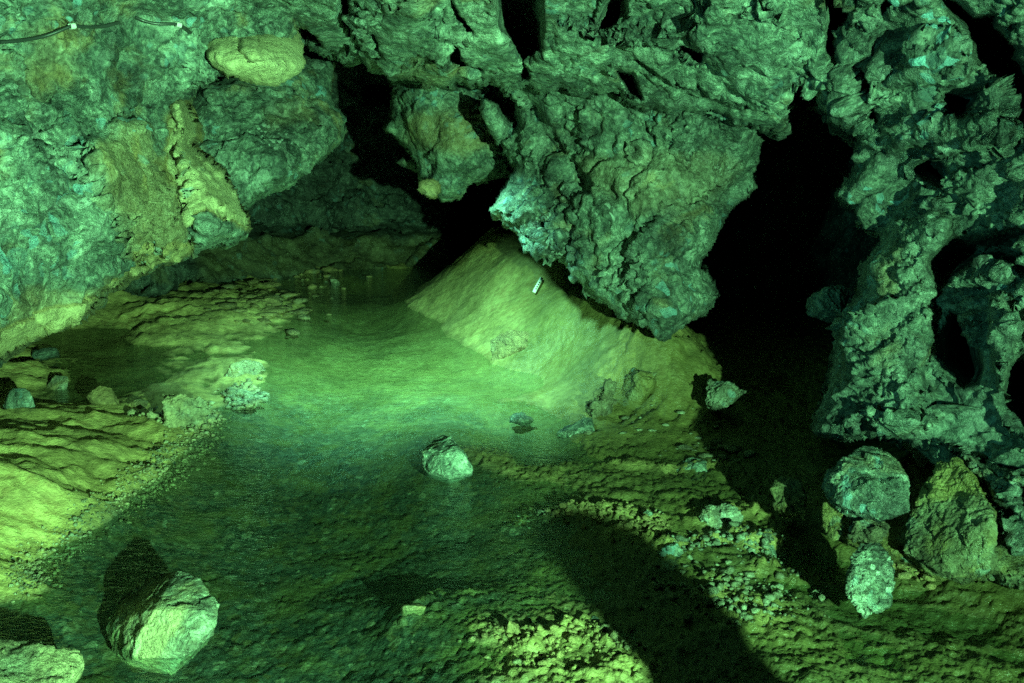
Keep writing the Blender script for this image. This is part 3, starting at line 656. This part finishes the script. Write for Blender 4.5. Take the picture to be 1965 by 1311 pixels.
# big stone front left
corner_stone('stone', [(252,1268,2.78),(300,1262,2.76),(368,1242,2.74),(415,1200,2.80),(421,1160,2.86),(384,1112,2.97),(345,1096,3.05),(296,1172,2.80),(262,1225,2.78),(205,1195,3.02),(212,1245,2.95),(235,1145,3.12),(262,1122,3.16),(300,1108,3.16),(240,1280,3.0),(400,1240,3.0),(330,1295,2.85),(388,1172,2.79)],
    M_DRY, 53, 'big angular pale stone in the water at front left', 0.006, 6, 0.25)
corner_stone('stone', [(-60,1240,2.55),(0,1230,2.6),(60,1232,2.62),(140,1255,2.62),(158,1275,2.58),(130,1300,2.5),(60,1330,2.4),(-60,1380,2.3),(100,1360,2.45),(140,1310,2.7),(0,1260,2.8),(90,1250,2.75)],
    M_DRY, 55, 'low flat ochre stone in the bottom left corner', 0.01, 5, 0.5)

# right-hand boulders below the wall
thing(rock_mass('rock_ledge', [(1585,1000),(1640,955),(1760,925),(1900,950),(2010,1000),(2010,1140),(1900,1118),(1770,1098),(1710,1078),(1625,1048)],
    [(1600,1000,3.30),(1760,960,3.30),(1900,980,3.15),(1640,1040,3.15),(1760,1090,3.0),(1950,1110,2.85)], E=0.2, R=40, L=0.6, seed=47, mat=M_WETCLAY, jit=9, clay=[([(1500,900),(2050,900),(2050,1200),(1500,1200)],0.6)],
    big=0.04, block=0.05, bsize=0.16, small=0.02, ssize=0.06, crumb=0.008, strata=0.6, ledge=0.03),
    'muddy broken rock ledge at the foot of the right wall, behind the boulders', 'rock')
corner_stone('boulder', [(1575,935,3.22),(1612,885,3.16),(1655,852,3.3),(1700,866,3.28),(1738,915,3.1),(1750,985,3.0),(1690,1002,2.98),(1606,965,3.04),(1590,950,3.4),(1730,900,3.4),(1650,1010,3.3),(1668,925,3.0)],
    M_BLUE, 57, 'big bluish boulder with a muddy top under the right wall', 0.010, 6, 0.0, 'boulder')
corner_stone('boulder', [(1758,965,3.1),(1795,890,3.15),(1830,878,3.1),(1880,930,2.95),(1912,990,2.85),(1890,1010,2.84),(1896,1100,2.84),(1800,1092,2.92),(1735,1062,3.02),(1740,1000,3.1),(1850,1120,3.0),(1780,1100,3.2),(1890,950,3.2)],
    M_WETCLAY, 59, 'mud-draped olive boulder beside the big bluish boulder', 0.012, 6, 0.55, 'boulder')
corner_stone('stone', [(1632,1070,2.95),(1650,1040,3.0),(1690,1038,3.0),(1708,1060,2.95),(1712,1120,2.88),(1705,1160,2.84),(1680,1170,2.82),(1640,1158,2.84),(1622,1140,2.88),(1640,1090,2.9),(1640,1090,3.05),(1700,1150,3.0),(1660,1185,2.9)],
    M_STONE, 61, 'upright oblong pale stone in the water at lower right', 0.009, 5, 0.1)
corner_stone('stone', [(1482,935,3.55),(1500,912,3.6),(1535,925,3.55),(1548,965,3.45),(1545,988,3.45),(1520,985,3.45),(1485,970,3.5),(1500,990,3.6),(1540,950,3.7)], M_WETCLAY, 63,
    'muddy leaning stone left of the big bluish boulder', 0.01, 5, 0.7)
corner_stone('stone', [(1580,965,3.2),(1600,958,3.22),(1618,980,3.15),(1620,1020,3.1),(1600,1035,3.1),(1582,1010,3.15),(1610,1020,3.3),(1585,1000,3.3)], M_WETCLAY, 65,
    'small muddy stone wedged below the big bluish boulder', 0.008, 4, 0.6)
corner_stone('stone', [(1640,1000,3.05),(1690,995,3.05),(1700,1015,3.0),(1680,1035,3.0),(1640,1030,3.02),(1630,1015,3.1),(1690,1030,3.2),(1650,1020,3.2)], M_ROCK, 66,
    'flat crumbly stone between the bluish boulder and the oblong stone', 0.012, 5, 0.4)
corner_stone('stone', [(1548,590,4.3),(1555,570,4.3),(1580,560,4.25),(1598,545,4.3),(1598,570,4.25),(1595,605,4.2),(1575,615,4.2),(1550,608,4.25),(1590,590,4.5),(1560,590,4.5),(1640,560,4.4),(1650,620,4.4)], M_ROCK, 67,
    'lit rock tip sticking out into the black side passage', 0.012, 5, 0.0, 'rock')
corner_stone('stone', [(1352,745,4.65),(1360,730,4.7),(1400,735,4.6),(1435,750,4.55),(1400,770,4.55),(1365,785,4.55),(1355,770,4.6),(1400,780,4.8),(1370,790,4.8)], M_ROCK, 69,
    'flat pointed shard lying in the mouth of the side passage', 0.012, 5, 0.2)

# stones on the mud and in the shallows
def st(cx, by, wp, hp, mat, seed, label, **k): return px_stone('stone', cx, by, wp, hp, mat, seed, label, **k)
st(32, 785, 66, 50, M_ROCK, 71, 'rounded grey stone at the left edge below the overhang')
st(108, 752, 48, 46, M_CLAYROCK, 72, 'upright muddy stone between the rounded stone and the low flat ones', clay=0.3)
st(192, 776, 72, 40, M_CLAYROCK, 73, 'low muddy stone in the shallows left of the crumbly mound', clay=0.5)
st(264, 784, 44, 24, M_CLAYROCK, 74, 'small muddy stone touching the crumbly mound', clay=0.5)
st(336, 818, 122, 84, M_DRY, 75, 'crumbly clay mound on the edge of the left bank', amp=0.16, clay=0.6, sub=5)
st(466, 722, 90, 36, M_DRY, 76, 'low pale clod out in the shallows left of the pool', amp=0.14, clay=0.7, sub=5)
st(985, 684, 112, 60, M_CLAYROCK, 77, 'mud-coated boulder at the foot of the right bank', amp=0.06, clay=0.8, sub=5, lift=0.01, dy=0.6)
st(1000, 812, 62, 18, M_PALE, 78, 'flat crumbly clod in the shallows right of the pool stone', amp=0.2)
st(1110, 832, 92, 30, M_ROCK, 79, 'flat broken clod below the right bank', amp=0.2)
st(1170, 800, 80, 80, M_ROCK, 80, 'rough rock half sunk in the right bank', amp=0.2, clay=0.4, sub=5)
st(1225, 760, 110, 60, M_WETCLAY, 81, 'muddy lump on the right bank near the passage', amp=0.15, clay=0.7, sub=5)
st(1340, 910, 90, 28, M_PALE, 82, 'thin slab stranded in the dark shallows on the right', amp=0.12, sub=4)
st(1290, 1072, 48, 40, M_STONE, 83, 'pale cube-like stone beside the long dark shadow', amp=0.08)
st(1485, 1068, 44, 26, M_STONE, 84, 'small triangular stone at the end of the rubble strip')
st(80, 690, 70, 26, M_BLUE, 85, 'dark wet stone tucked under the left overhang')
st(1245, 998, 26, 24, M_PALE, 86, 'small pale pebble on top of the rubble strip')
st(1385, 1010, 100, 44, M_DRY, 87, 'crumbly clod in the middle of the rubble strip', amp=0.2, clay=0.2, sub=5)
st(330, 893, 18, 14, M_PALE, 88, 'lone pebble just off the left bank')
st(980, 1225, 40, 40, M_CLAYROCK, 89, 'lumpy pale clod at bottom centre', amp=0.2, clay=0.3)
st(1020, 1195, 22, 14, M_PALE, 90, 'smooth pebble behind the lumpy clod')
st(1142, 1192, 16, 14, M_PALE, 91, 'bright pebble on the edge of the long dark shadow')
st(790, 1180, 60, 26, M_CLAYROCK, 92, 'wet clay lump breaking the water left of bottom centre', clay=0.6)
st(640, 545, 26, 14, M_CLAYROCK, 93, 'small stone breaking the water at the far end', clay=0.4)
st(520, 585, 50, 22, M_CLAYROCK, 94, 'mud lump at the tip of the far left mud flat', clay=0.8)

# ------------------------------------------------------------------ unseen pillar added outside the frame to throw the long shadow
def add_shadow_pillar():
    pts = []
    for z, r, dx in ((-0.1, .11, .04), (.2, .11, .04), (.45, .105, .03), (.62, .10, .015), (.67, .09, .0)):
        for k in range(7):
            a = k * 0.9 + z * 2; pts.append((0.895 + dx + r * math.cos(a), 0.9 + r * math.sin(a), z))
    thing(hull_stone('shadow_pillar', pts, M_ROCK, 97, 0.012, 4), 'narrow unseen pillar added just outside the frame to throw the long dark shadow', 'rock')
add_shadow_pillar()

# ------------------------------------------------------------------ gravel and crumbs
def gravel(px_pts, n, spread, size, mat, seed, label, flat=0.7, sink=0.3, clay=0.3):
    """many small crumbs strewn round a line seen in the picture"""
    rng = np.random.default_rng(seed); L = np.array(px_pts, float)
    bm = bmesh.new(); bmesh.ops.create_icosphere(bm, subdivisions=1, radius=1.0); bm.verts.index_update()
    v0 = np.array([v.co for v in bm.verts]); f0 = np.array([[v.index for v in f.verts] for f in bm.faces]); bm.free()
    k = rng.integers(0, max(1, len(L) - 1), n); t = rng.random(n)[:, None]
    c = L[k] + (L[np.minimum(k + 1, len(L) - 1)] - L[k]) * t
    off = rng.normal(0, 1, (n, 2)) * np.array([spread, spread * 0.5]); c = c + off
    p = np.array([ground_hit(a, b, base_z) for a, b in c[:220]]) if n <= 220 else on_z(c[:, 0], c[:, 1], 0.01)
    z = ground_z(p[:, 0], p[:, 1])
    m = ((p - CAM) @ FWD) / FPX
    r = size * m * np.exp(np.clip(rng.normal(0, 0.7, n), -1.5, 1.3)) / 2
    VV = []; FF = []
    for q in range(n):
        v = v0 * (1 + rng.uniform(-.32, .32, (len(v0), 1))) * r[q] * np.array([rng.uniform(.8, 1.4), rng.uniform(.7, 1.2), flat * rng.uniform(.7, 1.2)])
        a = rng.uniform(0, 6.28); ca, sa = math.cos(a), math.sin(a); v = v @ np.array([[ca, -sa, 0], [sa, ca, 0], [0, 0, 1]])
        VV.append(v + np.array([p[q, 0], p[q, 1], max(z[q], -0.012) + r[q] * flat * (1 - sink)])); FF.append(f0 + q * len(v0))
    V = np.concatenate(VV); o = make_mesh('gravel', V, np.concatenate(FF), mat, {'clay': np.full(len(V), clay)}, smooth=False)
    return thing(o, label, 'gravel', kind='stuff')
gravel([(400,798),(385,835),(325,878),(302,915),(240,955),(150,1025),(70,1080),(40,1130)], 2600, 22, 2.8, M_DRY, 1, 'pale gritty crust along the edge of the left mud bank', clay=0.6)
gravel([(280,800),(335,812),(400,800)], 420, 16, 6, M_DRY, 2, 'pale crumbs round the foot of the clay mound', clay=0.6)
gravel([(450,760),(470,745),(485,765),(455,770)], 420, 14, 6, M_DRY, 3, 'small heap of pale gravel in the left shallows', clay=0.4)
gravel([(1000,988),(1080,980),(1160,992),(1240,1000),(1250,1020),(1180,1025)], 420, 20, 4.5, M_CLAYROCK, 4, 'strip of wet pale rubble beyond the long dark shadow', clay=0.3)
gravel([(1280,1062),(1340,1048),(1400,1040),(1460,1052),(1500,1058)], 360, 16, 5, M_PALE, 5, 'ridge of pale rubble right of the cube-like stone', clay=0.2)
gravel([(1300,1110),(1380,1150),(1450,1200),(1500,1150),(1400,1100)], 350, 48, 6, M_ROCK, 6, 'wet gravel showing in the shallows right of the long dark shadow', sink=0.6)
gravel([(960,1200),(1000,1240),(1060,1260),(1100,1215),(1160,1225),(1180,1250)], 300, 36, 5, M_CLAYROCK, 7, 'pale rubble at bottom centre left of the long dark shadow', clay=0.3)
gravel([(1720,1085),(1780,1098),(1850,1100)], 240, 22, 10, M_CLAYROCK, 8, 'muddy rubble at the foot of the mud-draped boulder')
gravel([(1180,800),(1260,830),(1330,850),(1380,890)], 70, 45, 10, M_PALE, 9, 'scattered flat flakes below the right mud bank', flat=0.35, clay=0.4)
gravel([(430,560),(500,575),(560,590),(480,600)], 160, 35, 11, M_CLAYROCK, 11, 'flat mud flakes on the far left mud flat', flat=0.3, clay=0.8)
gravel([(480,508),(560,515),(650,520),(520,540)], 150, 40, 8, M_CLAYROCK, 12, 'small stones along the far shore below the back wall', flat=0.5, clay=0.5)

# ------------------------------------------------------------------ man-made things: cable on the left wall, scale bar on the right bank
M_CABLE = plain_material('black_rubber', (0.03, 0.035, 0.035), 0.35)
M_WHITE = plain_material('white_plastic', (0.75, 0.75, 0.72), 0.45, 0, 0.06)
M_BLACK = plain_material('black_print', (0.015, 0.015, 0.015), 0.5)
def bvh_of(o):
    me = o.data; V = [o.matrix_basis @ v.co for v in me.vertices]
    return BVHTree.FromPolygons(V, [p.vertices for p in me.polygons])
def tube(name, P, r, mat, parent=None, sides=8):
    P = [Vector(p) for p in P]; V = []; F = []
    for i, p in enumerate(P):
        t = (P[min(i + 1, len(P) - 1)] - P[max(i - 1, 0)]).normalized(); a = t.cross(Vector((0, 0, 1))).normalized(); b = t.cross(a)
        for k in range(sides):
            an = 2 * math.pi * k / sides; V.append(p + (a * math.cos(an) + b * math.sin(an)) * r)
    for i in range(len(P) - 1):
        for k in range(sides): F.append((i * sides + k, i * sides + (k + 1) % sides, (i + 1) * sides + (k + 1) % sides, (i + 1) * sides + k))
    o = make_mesh(name, np.array([tuple(v) for v in V]), np.array(F), mat)
    if parent: o.parent = parent; o.matrix_parent_inverse = Matrix.Translation(parent.location).inverted()
    return o
lw = bvh_of(bpy.data.objects['cave_wall_left'])
def on_left(px, py, off=0.02):
    r = Vector(ray(px, py)).normalized(); h = lw.ray_cast(Vector(CAM), r)
    return h[0] - r * off if h[0] else Vector(unproj(np.array(float(px)), np.array(float(py)), np.array(3.5)))
def cable_run(pts, clip, label):
    P = []
    for k in range(len(pts) - 1):
        for t in np.linspace(0, 1, 5, endpoint=False): P.append(on_left(pts[k][0] + (pts[k + 1][0] - pts[k][0]) * t, pts[k][1] + (pts[k + 1][1] - pts[k][1]) * t))
    P.append(on_left(*pts[-1]))
    for it in range(6):                      # a stiff cable bridges the hollows
        P = [P[0]] + [P[i] * 0.4 + (P[i - 1] + P[i + 1]) * 0.3 for i in range(1, len(P) - 1)] + [P[-1]]
    P = [p - Vector(ray(982, 300)) * 0.012 for p in P]
    c = tube('cable', P, 0.0055, M_CABLE)
    thing(c, label, 'cable', 'cable runs on the left wall')
    q = min(P, key=lambda p: (p - on_left(*clip)).length)
    i = P.index(q); d = (P[min(i + 1, len(P) - 1)] - P[max(i - 1, 0)]).normalized()
    tube('clip', [q - d * 0.009, q + d * 0.009], 0.010, M_WHITE, c)
cable_run([(4, 82), (40, 80), (90, 72), (132, 54), (142, 50), (175, 54), (205, 52), (232, 44)], (137, 50), 'longer black cable with a white clip at the top left corner')
cable_run([(262, 34), (285, 44), (310, 48), (338, 46), (356, 52), (368, 64)], (340, 45), 'shorter black cable running towards the bright rounded boulder')

def scale_bar():
    def g(px, py):
        p = ground_hit(px, py); return Vector(p + np.array([0, -0.03, 0.035]))
    a, b = g(1040, 540), g(1024, 570); d = (b - a); ln = min(d.length, 0.16); d.normalize()
    tocam = (Vector(CAM) - a).normalized(); s = d.cross(tocam).normalized(); n = s.cross(d).normalized()
    def bar(name, t0, t1, w0, w1, h0, h1, mat, parent=None):
        V = [b - d * (ln * (1 - t)) + s * w + n * h for t in (t0, t1) for w in (w0, w1) for h in (h0, h1)]
        F = [(0, 1, 3, 2), (4, 6, 7, 5), (0, 4, 5, 1), (2, 3, 7, 6), (0, 2, 6, 4), (1, 5, 7, 3)]
        o = make_mesh(name, np.array([tuple(v) for v in V]), np.array(F), mat, smooth=False)
        if parent: o.parent = parent; o.matrix_parent_inverse = Matrix.Translation(parent.location).inverted()
        return o
    r = bar('scale_bar', 0, 1, -0.011, 0.011, 0, 0.004, M_WHITE)
    thing(r, 'white scale bar with black marks on the right bank below the outcrop', 'scale bar')
    bar('mark', 0.0, 0.18, -0.0112, 0.004, 0.003, 0.0055, M_BLACK, r)
    for t in (0.30, 0.45, 0.60, 0.74): bar('mark', t, t + 0.07, -0.006, 0.002, 0.003, 0.0055, M_BLACK, r)
scale_bar()
